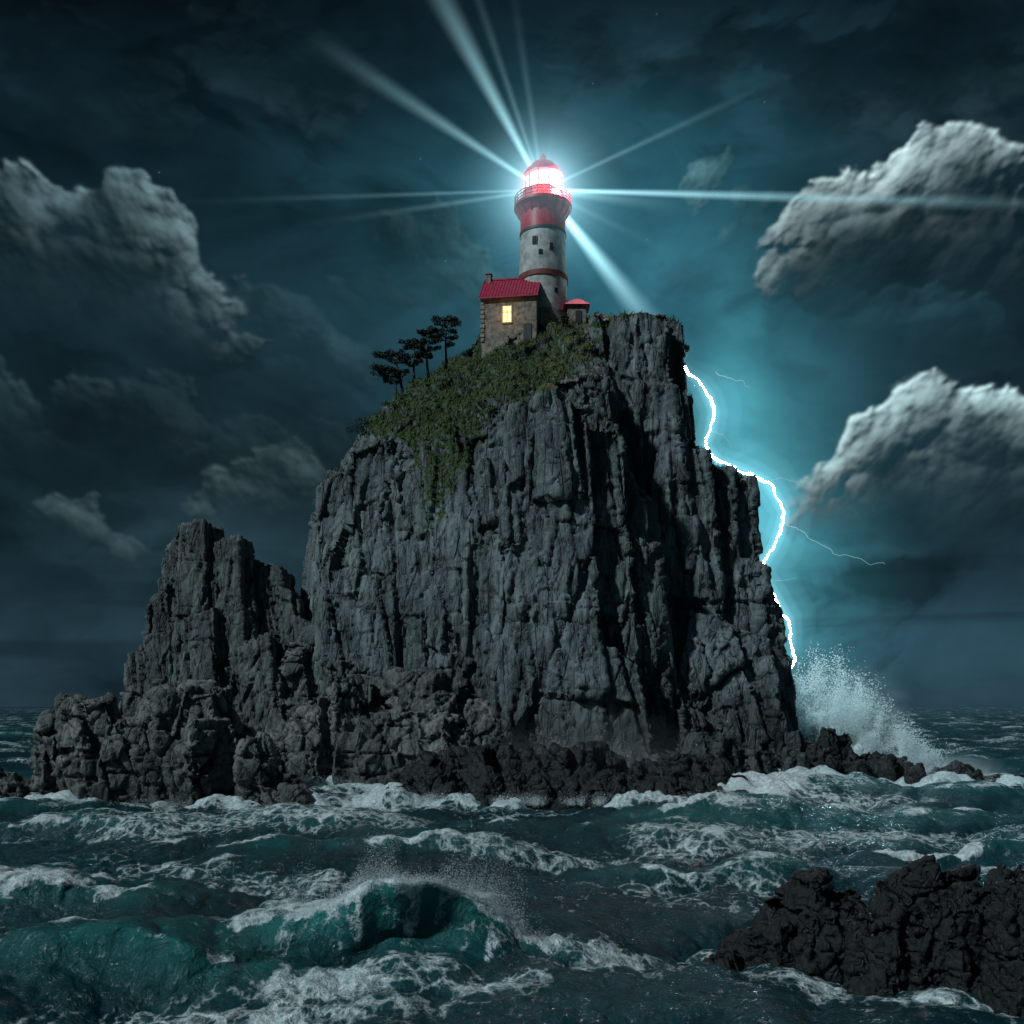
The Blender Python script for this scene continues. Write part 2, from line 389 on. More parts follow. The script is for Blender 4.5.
fn=fbm(X*.6,Y*.9,X0,4,77);fs_=fbm(X*2.6,Y*.8,X0,4,88)
rel=h1/(HA*np.maximum(e1,.05))
foam=np.maximum(foam,ss(.80,1.0,rel+fs_*.10+ss(-1.5,3.0,X+3)*.14)*ss(.08,.35,e1))
foam=np.maximum(foam,ss(.15,.6,rel+fs_*.3)*(s1<0)*.34*ss(.2,.5,e1)*(1+.8*fs_))
foam=np.maximum(foam,ss(.7,1.1,h2/1.35+fn*.3)*.85)
for hh,A in ((h3_,1.3),(h4,1.4),(h5,1.3),(h6,1.3),(h7,1.2),(h8,1.4)): foam=np.maximum(foam,ss(.58,1.05,hh/A+fn*.3)*.9)
foam=np.maximum(foam,e1*ss(9,1,s1)*ss(.2,1.4,s1)*(.50+.25*fn))
foam=np.maximum(foam,ss(.1,.5,e1)*np.exp(-((s1+4.2)/1.2)**2)*(.64+.3*fn))
foam=np.maximum(foam,np.exp(-((X+10)/9)**2-((Y-31.4)/1.7)**2)*(.60+.3*fn))
foam=np.maximum(foam,np.exp(-((X-4.0)/4)**2-((Y-37.0)/3.6)**2)*(.76+.3*fn))
foam=np.maximum(foam,.40*ss(.0,.8,fbm(X*.08,Y*.16,X0,4,78))+.10)
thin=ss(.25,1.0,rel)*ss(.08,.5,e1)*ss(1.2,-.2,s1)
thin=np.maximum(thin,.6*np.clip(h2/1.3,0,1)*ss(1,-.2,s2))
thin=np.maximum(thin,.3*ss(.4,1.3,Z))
gx0,gx1,gy0,gy1,gr=-90,110,20,190,.5
nxg=int((gx1-gx0)/gr);nyg=int((gy1-gy0)/gr);Fp=np.zeros((nyg,nxg))
for c in ROCKCO:
    m=np.abs(c[:,2])<.9;ii=((c[m,0]-gx0)/gr).astype(int);jj=((c[m,1]-gy0)/gr).astype(int)
    ok=(ii>=0)&(ii<nxg)&(jj>=0)&(jj<nyg);Fp[jj[ok],ii[ok]]=1
ky=np.fft.fftfreq(nyg,d=gr)[:,None];kx=np.fft.fftfreq(nxg,d=gr)[None]
def blur(A,s): return np.fft.ifft2(np.fft.fft2(A)*np.exp(-2*(np.pi*s)**2*(kx**2+ky**2))).real
G=np.clip(blur(Fp,1.2)*3.2,0,1)*.78+np.clip(blur(Fp,5.5)*4.2,0,1)*.6
ui=np.clip((X-gx0)/gr,0,nxg-1.001);vi=np.clip((Y-gy0)/gr,0,nyg-1.001);i0=ui.astype(int);j0=vi.astype(int);fu=ui-i0;fv=vi-j0
i1=np.minimum(i0+1,nxg-1);j1=np.minimum(j0+1,nyg-1)
shore=G[j0,i0]*(1-fu)*(1-fv)+G[j0,i1]*fu*(1-fv)+G[j1,i0]*(1-fu)*fv+G[j1,i1]*fu*fv
near=ss(70,90,Y)
foam=np.maximum(foam,shore*(.85+.5*fn)*(.5+.6*near))
Z=Z+shore*1.0*(fbm(X*.35,Y*.35,X0,3,79)+.3)*near
foam=np.clip(foam,0,1)
Z=Z+ss(.45,.95,foam)*(fbm(X*3.2,Y*3.2,X0,3,83)*.10+fbm(X*1.1,Y*1.1,X0,2,84)*.04)*ss(150,60,Y)
V=np.stack([X+DX,Y+DY,Z],-1).reshape(-1,3)
crestm=((rel>.93)&(e1>.35)&(s1<.8)).ravel();CREST=V[crestm]
m,t,bs=material('sea_water')
p=t.pos();fo_=t.attr('foam').outputs['Fac'];th=t.attr('thin').outputs['Fac']
col=t.mix(t.mr(t.noise(.05,3,.5,p),.35,.65),(.004,.026,.034),(.009,.048,.058))
col=t.mix(t.math('MULTIPLY',th,.85),col,(.022,.20,.19))  # light glowing through thin crests, painted as turquoise base colour
l1=t.edges(.9,p,1.8);l2=t.edges(3.0,p,1.8);nz=t.noise(3.0,5,.74,p);nb=t.noise(.3,3,.6,p);nst=t.noise(1.3,4,.7,t.pos((1.0,.45,.25)),.6)
pat=t.math('ADD',t.math('MULTIPLY',t.mr(l1,0,.22,1,0),.30),t.math('MULTIPLY',t.mr(l2,0,.2,1,0),.16))
pat=t.math('ADD',pat,t.math('MULTIPLY',nz,.45));pat=t.math('ADD',pat,t.math('MULTIPLY',t.math('SUBTRACT',nb,.5),.6));pat=t.math('ADD',pat,t.math('MULTIPLY',t.math('SUBTRACT',nst,.5),.8))
fm=t.mr(t.math('ADD',pat,t.math('MULTIPLY',fo_,1.15)),.80,1.32)
milk=t.mr(fo_,.2,.95,0,.6)
col=t.mix(milk,col,(.035,.13,.145))
fcol=t.mix(t.mr(nz,.35,.65),(.38,.50,.52),(.80,.87,.88))
col=t.mix(fm,col,fcol)
t.link(col,bs.inputs['Base Color']);t.link(t.mr(fm,0,.6,.11,.7),bs.inputs['Roughness']);bs.inputs['IOR'].default_value=1.33
bb=t.bump(t.noise(1.5,5,.66,t.pos((1,1.4,1)),.6),.9,.36);bb=t.bump(t.noise(6,3,.6,p),.5,.09,bb);bb=t.bump(t.math('MULTIPLY',fm,nz),.9,.12,bb)
t.link(bb,bs.inputs['Normal'])
sea=npmesh('sea',V,gridfaces(len(ysv),len(xs)),m)
fattr(sea.data,'foam',foam);fattr(sea.data,'thin',thin)
# ---------------------------------------------------------------- sky backdrop (cylinder wall + procedural clouds, their light and shade painted in)
R=5200.0
U=axis(1.4,-545,545,1.06,-1500,1500);Vv=axis(1.4,-12,716,1.06,-40,1500)
UU,VV=np.meshgrid(U,Vv);UZ=np.zeros_like(UU)
def C(px,py):
    an=math.atan((px-512)/F);return an*F,(HY-py)*math.cos(an)
def S(c): 
    c=np.array(c)/255.;return np.where(c<.04045,c/12.92,((c+.055)/1.055)**2.4)
def blob(px,py,rx,ry):
    u,v=C(px,py);return np.exp(-((UU-u)/rx)**2-((VV-v)/ry)**2)
col=np.zeros(UU.shape+(3,))
vk=np.array([-40,0,60,150,300,450,600,720,1500]);
gc=np.array([S(c) for c in [(30,48,58),(34,54,64),(30,50,60),(26,46,55),(22,42,51),(17,36,45),(11,26,34),(8,18,25),(5,14,20)]])
for i in range(3): col[...,i]=np.interp(VV,vk,gc[:,i])
nA=fbm(UU/260,VV/120,UZ,5,200);nB=fbm(UU/120+nA*.6,VV/60,UZ,5,210)
nC=fbm(UU/90+nA,VV/70+nB*.5,UZ,6,215)
nD=fbm(UU/45+nB,VV/38+nC*.6,UZ,6,216)
col*=(1+.40*nA+.25*nB+.35*nC+.18*nD)[...,None].clip(.3,2)
def add(w,c,k=1.0):
    global col
    col=col+(w*k)[...,None]*S(c)[None,None]
tx=(1+.35*nB+.35*nC+.15*nD).clip(.2,2)
add(blob(755,520,85,180)*tx,(52,112,124),.85)  # glow around the lightning, painted into the sky colour
add(blob(775,590,65,110)*tx,(60,130,142),.65)
add(blob(735,430,30,120)*tx,(80,165,178),.32)
add(blob(640,290,160,150)*tx,(28,70,82),.9)
add(blob(545,215,220,125)*tx,(30,72,84),.8)  # glow around the lighthouse, also painted into the sky colour
add(blob(545,205,60,60),(50,105,120),.5)
add(blob(250,520,150,90)*tx,(28,46,52),.7)
add(blob(420,290,110,80)*tx,(26,54,62),.5)
add(blob(950,650,180,45),(30,56,68),.8)
add(blob(950,90,110,60)*tx*ss(-.1,.6,nD+nC),(30,44,50),.8)
add(blob(700,60,140,60)*tx*ss(-.1,.6,nD+nC),(22,46,56),.6)
dk=ss(-.1,.6,.8*nC+.8*blob(60,430,200,70)+.8*blob(930,575,170,25)+.6*blob(80,60,260,90)+.6*blob(980,40,200,60)-.35)
col*=(1-.55*dk)[...,None]
w1=fbm(UU/70,VV/70,UZ,4,240);w2=fbm(UU/70+40,VV/70,UZ,4,241)
w3=fbm(UU/17,VV/17,UZ,5,242,.6);w4=fbm(UU/17+40,VV/17,UZ,5,243,.6)
UW=UU+w1*18+w3*5.5;VW=VV+w2*18+w4*5.5
def smooth(A,n):
    for _ in range(n):
        A=(np.roll(A,1,0)+np.roll(A,-1,0)+2*A)/4;A=(np.roll(A,1,1)+np.roll(A,-1,1)+2*A)/4
    return A
def cloud(anchors,L,lit,shade,base,seed,gain=1.0,fade=70,opac=1.0,depth=70,fuzz=16,basew=45,body=.28):
    global col
    rd=random.Random(seed);puffs=[]
    for (px,py,r) in anchors:
        u,v=C(px,py);puffs.append((u,v,r,0))
        for i in range(10):
            a=rd.uniform(-.5,3.6);q=r*rd.uniform(.2,.46);cu,cv=u+math.cos(a)*r*.82,v+math.sin(a)*r*.75
            puffs.append((cu,cv,q,r*.25))
            for j in range(8):
                b_=rd.uniform(-.6,3.7);q2=q*rd.uniform(.22,.5);cu2,cv2=cu+math.cos(b_)*q*.85,cv+math.sin(b_)*q*.8
                puffs.append((cu2,cv2,q2,r*.25+q*.35))
                if q2>7:
                    for l in range(4):
                        c_=rd.uniform(-.6,3.7);puffs.append((cu2+math.cos(c_)*q2*.85,cv2+math.sin(c_)*q2*.8,q2*rd.uniform(.3,.5),r*.25+q*.35+q2*.4))
    Hh=np.zeros_like(UU)
    for u,v,r,z0 in puffs:
        i0,i1=np.searchsorted(U,[u-r-40,u+r+40]);j0,j1=np.searchsorted(Vv,[v-r-40,v+r+40])
        if i1<=i0 or j1<=j0: continue
        sl=(slice(j0,j1),slice(i0,i1))
        d2=(UW[sl]-u)**2+((VW[sl]-v)*1.12)**2
        hh=np.sqrt(np.clip(r*r-d2,0,None))
        Hh[sl]=np.maximum(Hh[sl],np.where(hh>0,hh+z0*ss(0,r*.6,hh),0))
    Hm=smooth(Hh,12)
    al=ss(0,fuzz,smooth(Hh,3)+(w3*4+w1*4)*(Hm>.5)-1)*(Hm>.5)
    Hs=smooth(Hh,2)+fbm(UU/30,VV/30,UZ,6,seed+300,.6)*6
    gy,gx=np.gradient(Hs,Vv,U);gx=smooth(gx,1)*.6;gy=smooth(gy,1)*.6
    nn=np.sqrt(gx*gx+gy*gy+1);Ln=np.array(L)/np.linalg.norm(L)
    lam_=np.clip((-gx*Ln[0]-gy*Ln[1]+Ln[2])/nn,0,1)
    M=(Hh>2).astype(np.float32);du=Ln[0];dv_=Ln[1];occ=np.zeros_like(UU)
    st=6.0;cs=1.4
    for k_ in range(1,17):
        occ+=np.roll(np.roll(M,-int(round(dv_*st*k_/cs)),0),-int(round(du*st*k_/cs)),1)*st
    occ=smooth(occ,6)+w3*7+w1*14
    sh=np.exp(-np.clip(occ,0,None)/depth)
    soft=np.exp(-np.clip(occ,0,None)/(depth*3.0))
    li=(lam_**1.3)*(sh*1.2+soft*body*1.6)*gain*(1+.4*w3)*(1+.45*nC).clip(.3,2)
    bf=ss(0,fade,VV-(HY-base)+w1*20)
    li=li*(.1+.9*bf)
    cc=S(shade)[None,None]*(1+.35*nB[...,None]+.4*nD[...,None])+(S(lit)-S(shade))[None,None]*li[...,None]
    A=(al*ss(-basew,50,VV-(HY-base)+w1*45+w2*25)*opac*(.38+.62*ss(.0,.28,smooth(li,4))))[...,None]
    col=col*(1-A)+cc*A
cloud([(150,430,60),(60,470,50),(240,460,40),(330,460,30),(-20,450,60)],(.5,.75,.35),(48,68,74),(18,33,40),540,21,gain=.8,fade=110,opac=.5,fuzz=30,depth=40,basew=80)
cloud([(250,500,34),(290,480,30),(215,520,28),(60,540,38),(20,560,30),(320,510,26),(120,560,26)],(.4,.8,.4),(76,98,102),(26,42,48),600,11,gain=.9,fade=80,opac=.65,fuzz=28,depth=50)
cloud([(420,250,46),(390,280,34),(460,290,40),(350,300,30)],(.6,.6,.5),(54,88,96),(24,50,58),350,12,gain=.9,fade=60,opac=.5,fuzz=26)
cloud([(600,60,50),(700,40,50),(330,90,50),(250,60,60),(820,90,50),(960,60,70),(90,90,70)],(.0,-.6,.5),(34,56,64),(10,22,28),200,22,gain=.8,fade=60,opac=.4,fuzz=40,depth=60,basew=120)
cloud([(270,330,50),(320,370,44),(260,400,50)],(.5,.7,.4),(46,72,80),(18,38,46),450,23,gain=.9,fade=80,opac=.5,fuzz=34,depth=40,basew=90)
cloud([(5,212,46),(55,228,44),(110,232,46),(160,256,40),(200,286,36),(236,312,20),(80,300,70),(10,310,80),(160,330,60),(220,350,30)],(.5,.75,.4),(86,110,116),(16,32,39),420,13,gain=1.0,fade=180,depth=26,basew=130,fuzz=22,body=.40)
cloud([(690,200,18),(705,178,22),(738,205,16),(752,228,14),(768,205,12),(720,240,20)],(-.5,.6,.4),(84,126,134),(28,58,68),290,16,gain=.9,fade=50,opac=.6,fuzz=20)
cloud([(740,300,34),(690,290,30),(790,320,40),(860,340,44),(940,350,50)],(-.5,.6,.4),(44,80,90),(24,52,62),400,17,gain=.9,fade=60,opac=.5,fuzz=30)
cloud([(908,178,36),(945,188,40),(872,198,34),(838,220,34),(804,240,26),(780,246,16),(890,258,62),(955,262,56),(985,235,40),(835,290,44),(1020,280,50),(780,290,26)],(-.5,.75,.4),(146,170,174),(21,42,51),370,14,gain=1.1,fade=180,depth=27,basew=120,fuzz=20,body=.42)
cloud([(935,425,36),(985,438,42),(1040,440,46),(890,455,36),(852,475,30),(820,488,24),(796,498,14),(900,505,46),(970,505,52),(1060,500,60),(840,520,36)],(-.5,.75,.4),(148,176,180),(19,39,48),570,15,gain=1.1,fade=150,depth=27,basew=90,fuzz=20,body=.42)
bn=ss(.0,.7,fbm(UU/300,VV/16,UZ,5,260))*np.exp(-((VV-70)/60)**2)
col*=(1-.3*bn)[...,None]
add(blob(730,450,45,150),(60,140,155),.32)  # more lightning glow painted over the clouds
st=(h3((UU*10).astype(np.int32),(VV*10).astype(np.int32),UZ.astype(np.int32),9)>.99992)&(VV>440)
col[st]+=S((60,85,92))
col=np.clip(col,0,2)
PX=np.stack([R*np.sin(UU/F),R*np.cos(UU/F),H+VV/F*R],-1).reshape(-1,3)
m=bpy.data.materials.new('night_cloud_sky');m.use_nodes=True;t=NT(m.node_tree);t.n.clear()
em=t.new('ShaderNodeEmission');at=t.attr('sky_col');t.link(at.outputs['Color'],em.inputs[0]);ou=t.new('ShaderNodeOutputMaterial');t.link(em.outputs[0],ou.inputs[0])
em.inputs[1].default_value=1.0
sky=npmesh('sky',PX,gridfaces(len(Vv),len(U)),m)
ca=sky.data.attributes.new('sky_col','FLOAT_COLOR','POINT');c4=np.ones((len(PX),4),np.float32);c4[:,:3]=col.reshape(-1,3);ca.data.foreach_set('color',c4.ravel())
try: m.cycles.emission_sampling='NONE'
except Exception: pass
# ---------------------------------------------------------------- world, moon
w=bpy.data.worlds.new('World');sc.world=w;w.use_nodes=True;t=NT(w.node_tree);t.n.clear()
MEL,MAZ=math.radians(40),math.radians(-128)
s_=t.new('ShaderNodeTexSky',sky_type='NISHITA');s_.sun_disc=False;s_.sun_elevation=MEL;s_.sun_rotation=MAZ
bg=t.new('ShaderNodeBackground');c=t.mix(1.0,s_.outputs[0],(.42,.95,1.0),'MULTIPLY');t.link(c,bg.inputs[0]);bg.inputs[1].default_value=.011
ou=t.new('ShaderNodeOutputWorld');t.link(bg.outputs[0],ou.inputs[0])
sl=bpy.data.lights.new('moon','SUN');sl.energy=2.2;sl.angle=math.radians(3);sl.color=(.80,.95,1.0)
so=link(bpy.data.objects.new('moon',sl))
dv=Vector((math.sin(MAZ)*math.cos(MEL),math.cos(MAZ)*math.cos(MEL),math.sin(MEL)))
so.rotation_euler=dv.to_track_quat('Z','Y').to_euler()
# ---------------------------------------------------------------- lighthouse
red=simple('red_paint',(.40,.010,.032),.4,.3,1.5,.2)
white=simple('weathered_white_paint',(.36,.37,.36),.6,.35,.9,.4)
stone=simple('stone_wall',(.20,.175,.145),.85,.5,1.8,.9)
iron=simple('dark_iron',(.03,.03,.035),.5,.3,3,.2)
glassdark=simple('dark_window',(.02,.02,.025),.15,.1,1,0)
roofred=simple('red_roof_tiles',(.36,.012,.05),.55,.35,2.2,.6)
lampm=simple('lantern_glow',(.9,.4,.4),.4,.05,1,0,(1,.34,.38),10)
corem=simple('lamp_core',(1,1,1),.4,.0,1,0,(1,.93,.9),60)
winm=simple('lit_window',(.9,.6,.2),.4,.1,1,0,(1,.55,.16),3.5)
D=138;bx,by,bz=W(543,322,D);k=D/F
LH=empty('lighthouse',(bx,by,bz))
def lathe(name,prof,mat,n=40,smooth=True,parent=LH):
    V=[];Fc=[]
    for r,z in prof:
        for i in range(n):
            a=6.2832*i/n;V.append((r*math.cos(a),r*math.sin(a),z))
    for j in range(len(prof)-1):
        for i in range(n):
            a=j*n+i;b=j*n+(i+1)%n;Fc.append((a,b,b+n,a+n))
    Fc.append(tuple(range(n))[::-1]);Fc.append(tuple((len(prof)-1)*n+i for i in range(n)))
    o=mk(name,V,Fc,mat,False,parent)
    if smooth:
        o.data.polygons.foreach_set('use_smooth',[len(p.vertices)==4 for p in o.data.polygons])
        e=o.modifiers.new('e','EDGE_SPLIT');e.split_angle=math.radians(35)
    return o
zz=lambda py:(322-py)*k
rr=lambda w:w*k/2
lathe('foundation',[(rr(58),-5),(rr(56),zz(318)),(rr(52),zz(317))],stone)
lathe('tower_lower',[(rr(50),zz(317)),(rr(48),zz(284))],white)
lathe('tower_band',[(rr(50),zz(284)),(rr(50),zz(279))],simple('rust_band',(.16,.04,.035),.7,.4,2,.4))
lathe('tower_upper',[(rr(48),zz(279)),(rr(45),zz(236))],white)
lathe('tower_red',[(rr(45.5),zz(236)),(rr(45),zz(218)),(rr(48),zz(216)),(rr(53),zz(211))],red)
lathe('tower_trim',[(rr(47),zz(237.5)),(rr(47),zz(235))],iron)
lathe('gallery_deck',[(rr(53),zz(211)),(rr(58),zz(210)),(rr(58),zz(207.5)),(rr(40),zz(207.4))],red)
lathe('lantern_base',[(rr(40),zz(207.3)),(rr(40),zz(197)),(rr(42),zz(196)),(rr(42),zz(194))],red)
lathe('lantern_glass',[(rr(33),zz(194)),(rr(33),zz(178))],lampm,10,False)
lathe('lamp',[(.2,zz(193)),(.85,zz(190)),(.85,zz(182)),(.2,zz(179))],corem)
lathe('lantern_roof',[(rr(40),zz(178)),(rr(40),zz(176.5)),(rr(33),zz(171)),(rr(22),zz(165)),(rr(10),zz(161.5)),(rr(5),zz(160.5)),(rr(5),zz(159.5)),(rr(7),zz(158)),(rr(4),zz(155.5)),(.05,zz(153))],red)
V=[];Fc=[]
for i in range(10):
    a=6.2832*i/10;x,y=math.cos(a)*rr(34),math.sin(a)*rr(34);tube(V,Fc,[(x,y,zz(194)),(x,y,zz(178))],[.11,.11],6)
tube(V,Fc,[(math.cos(6.2832*i/40)*rr(34),math.sin(6.2832*i/40)*rr(34),zz(186)) for i in range(41)],[.06]*41,5)
mk('lantern_mullions',V,Fc,red,False,LH)
V=[];Fc=[]
for i in range(28):
    a=6.2832*i/28;x,y=math.cos(a)*rr(56.5),math.sin(a)*rr(56.5);tube(V,Fc,[(x,y,zz(207.5)),(x,y,zz(199))],[.05,.05],5)
for z in (199,202,205):
    tube(V,Fc,[(math.cos(6.2832*i/40)*rr(56.5),math.sin(6.2832*i/40)*rr(56.5),zz(z)) for i in range(41)],[.055]*41,5)
mk('gallery_railing',V,Fc,red,False,LH)
V=[];Fc=[];tube(V,Fc,[(rr(18),0,zz(172)),(rr(24),0,zz(140))],[.06,.03],5);mk('antenna',V,Fc,iron,False,LH)
V=[];Fc=[]
for i in range(18):
    a=6.2832*i/18;tube(V,Fc,[(math.cos(a)*rr(44),math.sin(a)*rr(44),zz(220)),(math.cos(a)*rr(54),math.sin(a)*rr(54),zz(211.5))],[.12,.12],5)
mk('gallery_brackets',V,Fc,red,False,LH)
def box(name,c,s,mat,parent,bev=.03,rz=0):
    bmm=bmesh.new();bmesh.ops.create_cube(bmm,size=1);bmesh.ops.scale(bmm,vec=s,verts=bmm.verts)
    if bev: bmesh.ops.bevel(bmm,geom=bmm.edges[:],offset=bev,segments=1,affect='EDGES')
    me=bpy.data.meshes.new(name);bmm.to_mesh(me);bmm.free();me.materials.append(mat)
    o=link(bpy.data.objects.new(name,me));o.location=c;o.rotation_euler=(0,0,rz);o.parent=parent;return o
for i,(an,py,w_,h_) in enumerate(((-112,250,.5,.9),(-72,256,.45,.8),(-60,300,.5,1.0),(-98,262,.35,.5))):
    a=math.radians(an);R_=rr(46.5)
    box('window_frame_%d'%i,(math.cos(a)*(R_+.0),math.sin(a)*(R_+.0),zz(py)),(w_+.2,.22,h_+.2),stone,LH,.03,a+math.pi/2)
    box('window_%d'%i,(math.cos(a)*(R_+.06),math.sin(a)*(R_+.06),zz(py)),(w_,.22,h_),glassdark,LH,.0,a+math.pi/2)
pl=bpy.data.lights.new('lighthouse_lamp','POINT');pl.energy=28000;pl.color=(1,.55,.58);pl.shadow_soft_size=.5
po=link(bpy.data.objects.new('lamp_light',pl));po.parent=LH;po.location=(rr(38)+.4,-rr(30),zz(189))
# keeper's cottage
hx,hy,hz=W(509,341,133);kk=133/F
CT=empty('stone_cottage',(hx,hy,hz));CT.rotation_euler=(0,0,math.radians(-9))
Wd=56*kk;Dp=7.0;Hw=46*kk;Hr=(341-270)*kk
wx0=Wd/2
box('walls',(0,Dp/2,Hw/2-1.5),(Wd,Dp,Hw+3),stone,CT,.05)
V=[(-wx0,0,Hw),(-wx0,Dp,Hw),(-wx0,Dp/2,Hr-.15),(-wx0+.35,0,Hw),(-wx0+.35,Dp,Hw),(-wx0+.35,Dp/2,Hr-.15)]
g=[(0,2,1),(3,4,5),(0,3,5,2),(1,2,5,4),(0,1,4,3)]
mk('gable_west',[(a,b,c) for a,b,c in V],g,stone,False,CT)
mk('gable_east',[(a+Wd-.35,b,c) for a,b,c in V],g,stone,False,CT)
def roofslab(name,y0,z0,y1,z1,x0,x1,th,mat,par):
    V=[(x0,y0,z0),(x1,y0,z0),(x1,y1,z1),(x0,y1,z1),(x0,y0,z0+th),(x1,y0,z0+th),(x1,y1,z1+th),(x0,y1,z1+th)]
    return mk(name,V,[(0,3,2,1),(4,5,6,7),(0,1,5,4),(1,2,6,5),(2,3,7,6),(3,0,4,7)],mat,False,par)
sl_=(Hr-Hw)/(Dp/2)
roofslab('roof_front',-.5,Hw-.5*sl_+.03,Dp/2,Hr+.03,-wx0-.3,wx0+.2,.2,roofred,CT)
roofslab('roof_back',Dp+.5,Hw-.5*sl_+.03,Dp/2,Hr+.03,-wx0-.3,wx0+.2,.2,roofred,CT)
V=[];Fc=[]
x=-wx0-.2
while x<wx0+.15:
    tube(V,Fc,[(x,-.5,Hw-.5*sl_+.26),(x,Dp/2,Hr+.26)],[.06,.06],5);x+=.42
mk('roof_ribs',V,Fc,roofred,False,CT)
box('ridge_cap',(0,Dp/2,Hr+.27),(Wd+.5,.35,.25),roofred,CT)
box('chimney',(-wx0+.4,Dp/2,Hr+.1),(.7,.9,1.7),stone,CT,.05)
box('chimney_cap',(-wx0+.4,Dp/2,Hr+1.02),(.9,1.1,.16),stone,CT,.03)
box('window_frame',(-.25,-.02,Hw*.58),(1.5,.2,2.5),simple('pale_stone_trim',(.3,.27,.22),.8),CT,.03)
box('window_pane',(-.25,-.06,Hw*.58),(1.05,.18,2.05),winm,CT,0)
box('window_bar_v',(-.25,-.17,Hw*.58),(.12,.06,2.05),iron,CT,0)
box('window_bar_h',(-.25,-.175,Hw*.62),(1.05,.05,.1),iron,CT,0)
box('door',(2.5,-.03,1.1),(1.1,.16,2.2),iron,CT,.02)
qs=simple('quoin_stone',(.26,.24,.2),.8,.4)
for i in range(10):
    box('quoin_%d'%i,(-wx0+.15,.1,.3+i*.62),(.62 if i%2 else .4,.5,.52),qs,CT,.05)
wl=bpy.data.lights.new('window_glow','POINT');wl.energy=60;wl.color=(1,.55,.2);wl.shadow_soft_size=.3
wo=link(bpy.data.objects.new('window_light',wl));wo.parent=CT;wo.location=(-.25,-1.2,Hw*.55)
sx_,sy_,sz_=W(577,322,134)
SH=empty('shed',(sx_,sy_,sz_));
box('walls',(0,1.2,.6),(2.5,2.4,3.6),stone,SH,.04)
V=[(-1.75,-.4,2.3),(1.75,-.4,2.3),(1.75,2.8,2.3),(-1.75,2.8,2.3),(-.3,1.2,3.6),(.5,1.2,3.6)]
mk('roof',V,[(0,3,2,1),(0,1,5,4),(1,2,5),(2,3,4,5),(3,0,4)],roofred,False,SH)
box('door',(.2,-.03,.7),(.8,.14,1.7),iron,SH,.02)
gw=empty('stone_wall',W(586,320,135))
for i in range(8):
    box('wall_block_%d'%i,(i*.75-1,.25*math.sin(i),-.4+.1*math.sin(i*2)),(.8,.6,1.6+.25*math.sin(i*3)),stone,gw,.08)
# ---------------------------------------------------------------- vegetation
dg=bpy.context.evaluated_depsgraph_get();dg.update()
from mathutils.bvhtree import BVHTree
bvh=BVHTree.FromObject(cliff,dg)
def ground(x,y):
    h=bvh.ray_cast(Vector((x,y,120)),Vector((0,0,-1)))
    return h[0] if h[0] else None
leafm=simple('pine_needles',(.02,.034,.022),.8,.5,1.5,.0)
barkm=simple('bark',(.04,.032,.026),.9,.4,3,.5)
def leafcloud(cen,rad,n,size,V,Fc,rd):
    for _ in range(n):
        while True:
            q=Vector((rd.uniform(-1,1),rd.uniform(-1,1),rd.uniform(-1,1)))
            if q.length<1: break
        p=Vector((cen[0]+q.x*rad[0],cen[1]+q.y*rad[1],cen[2]+q.z*rad[2]))
        a=Vector((rd.gauss(0,1),rd.gauss(0,1),rd.gauss(0,.6))).normalized()*size*rd.uniform(.5,1.3)
        b=Vector((rd.gauss(0,1),rd.gauss(0,1),rd.gauss(0,.6))).normalized()*size*.45
        i=len(V);V+= [p-a,p+b,p+a,p-b];Fc.append((i,i+1,i+2,i+3))
def pine(px,px_top,py_top,d,seed,spread=1.0):
    rd=random.Random(seed)
    x0=(px-512)/F*d;g=ground(x0,d)
    zb=g.z-.3
    zt=H+(HY-py_top)/F*d;ht=zt-zb;lx=(px_top-px)/F*d
    E=empty('pine_tree',(x0,d,zb))
    V=[];Fc=[];pts=[];n=9
    for i in range(n):
        t_=i/(n-1);pts.append(Vector((lx*t_**1.4+.25*math.sin(t_*5+seed),.2*math.sin(t_*4+seed),ht*t_*.95)))
    tube(V,Fc,pts,[.20*(1-.8*i/(n-1))+.03 for i in range(n)],7)
    LV=[];LF=[]
    tiers=[(.50,.7),(.62,1.1),(.74,1.2),(.85,1.0),(.93,.75)]
    for ti,(t_,ws) in enumerate(tiers):
        ii=t_*(n-1);a=int(ii);c=pts[a].lerp(pts[min(a+1,n-1)],ii-a)
        for sd in (-1,1):
            if rd.random()<.22 and ti<3: continue
            L=2.0*spread*ws*rd.uniform(.6,1.2)*(1.05 if sd<0 else .75)
            e=c+Vector((sd*L,rd.uniform(-.8,.8),L*rd.uniform(.05,.4)+.1))
            tube(V,Fc,[c,c.lerp(e,.5)+Vector((0,0,-.08)),e],[.08,.055,.025],5)
            for q in (.4,.75,1.1):
                cc=c.lerp(e,q)+Vector((rd.uniform(-.2,.2),rd.uniform(-.3,.3),.15+rd.uniform(-.15,.25)))
                leafcloud(cc,(L*.36,L*.42,.30),70,.21,LV,LF,rd)
    leafcloud(pts[-1]+Vector((0,0,.1)),(.85*spread,.8*spread,.45),150,.2,LV,LF,rd)
    mk('trunk',V,Fc,barkm,True,E);mk('foliage',LV,LF,leafm,False,E)
for a_ in ((444,450,317,139,1,.9),(428,430,327,138,2,.8),(417,412,339,137.5,3,.9),(405,389,351,137,4,1.05),(398,384,367,136,5,.85)): pine(*a_)
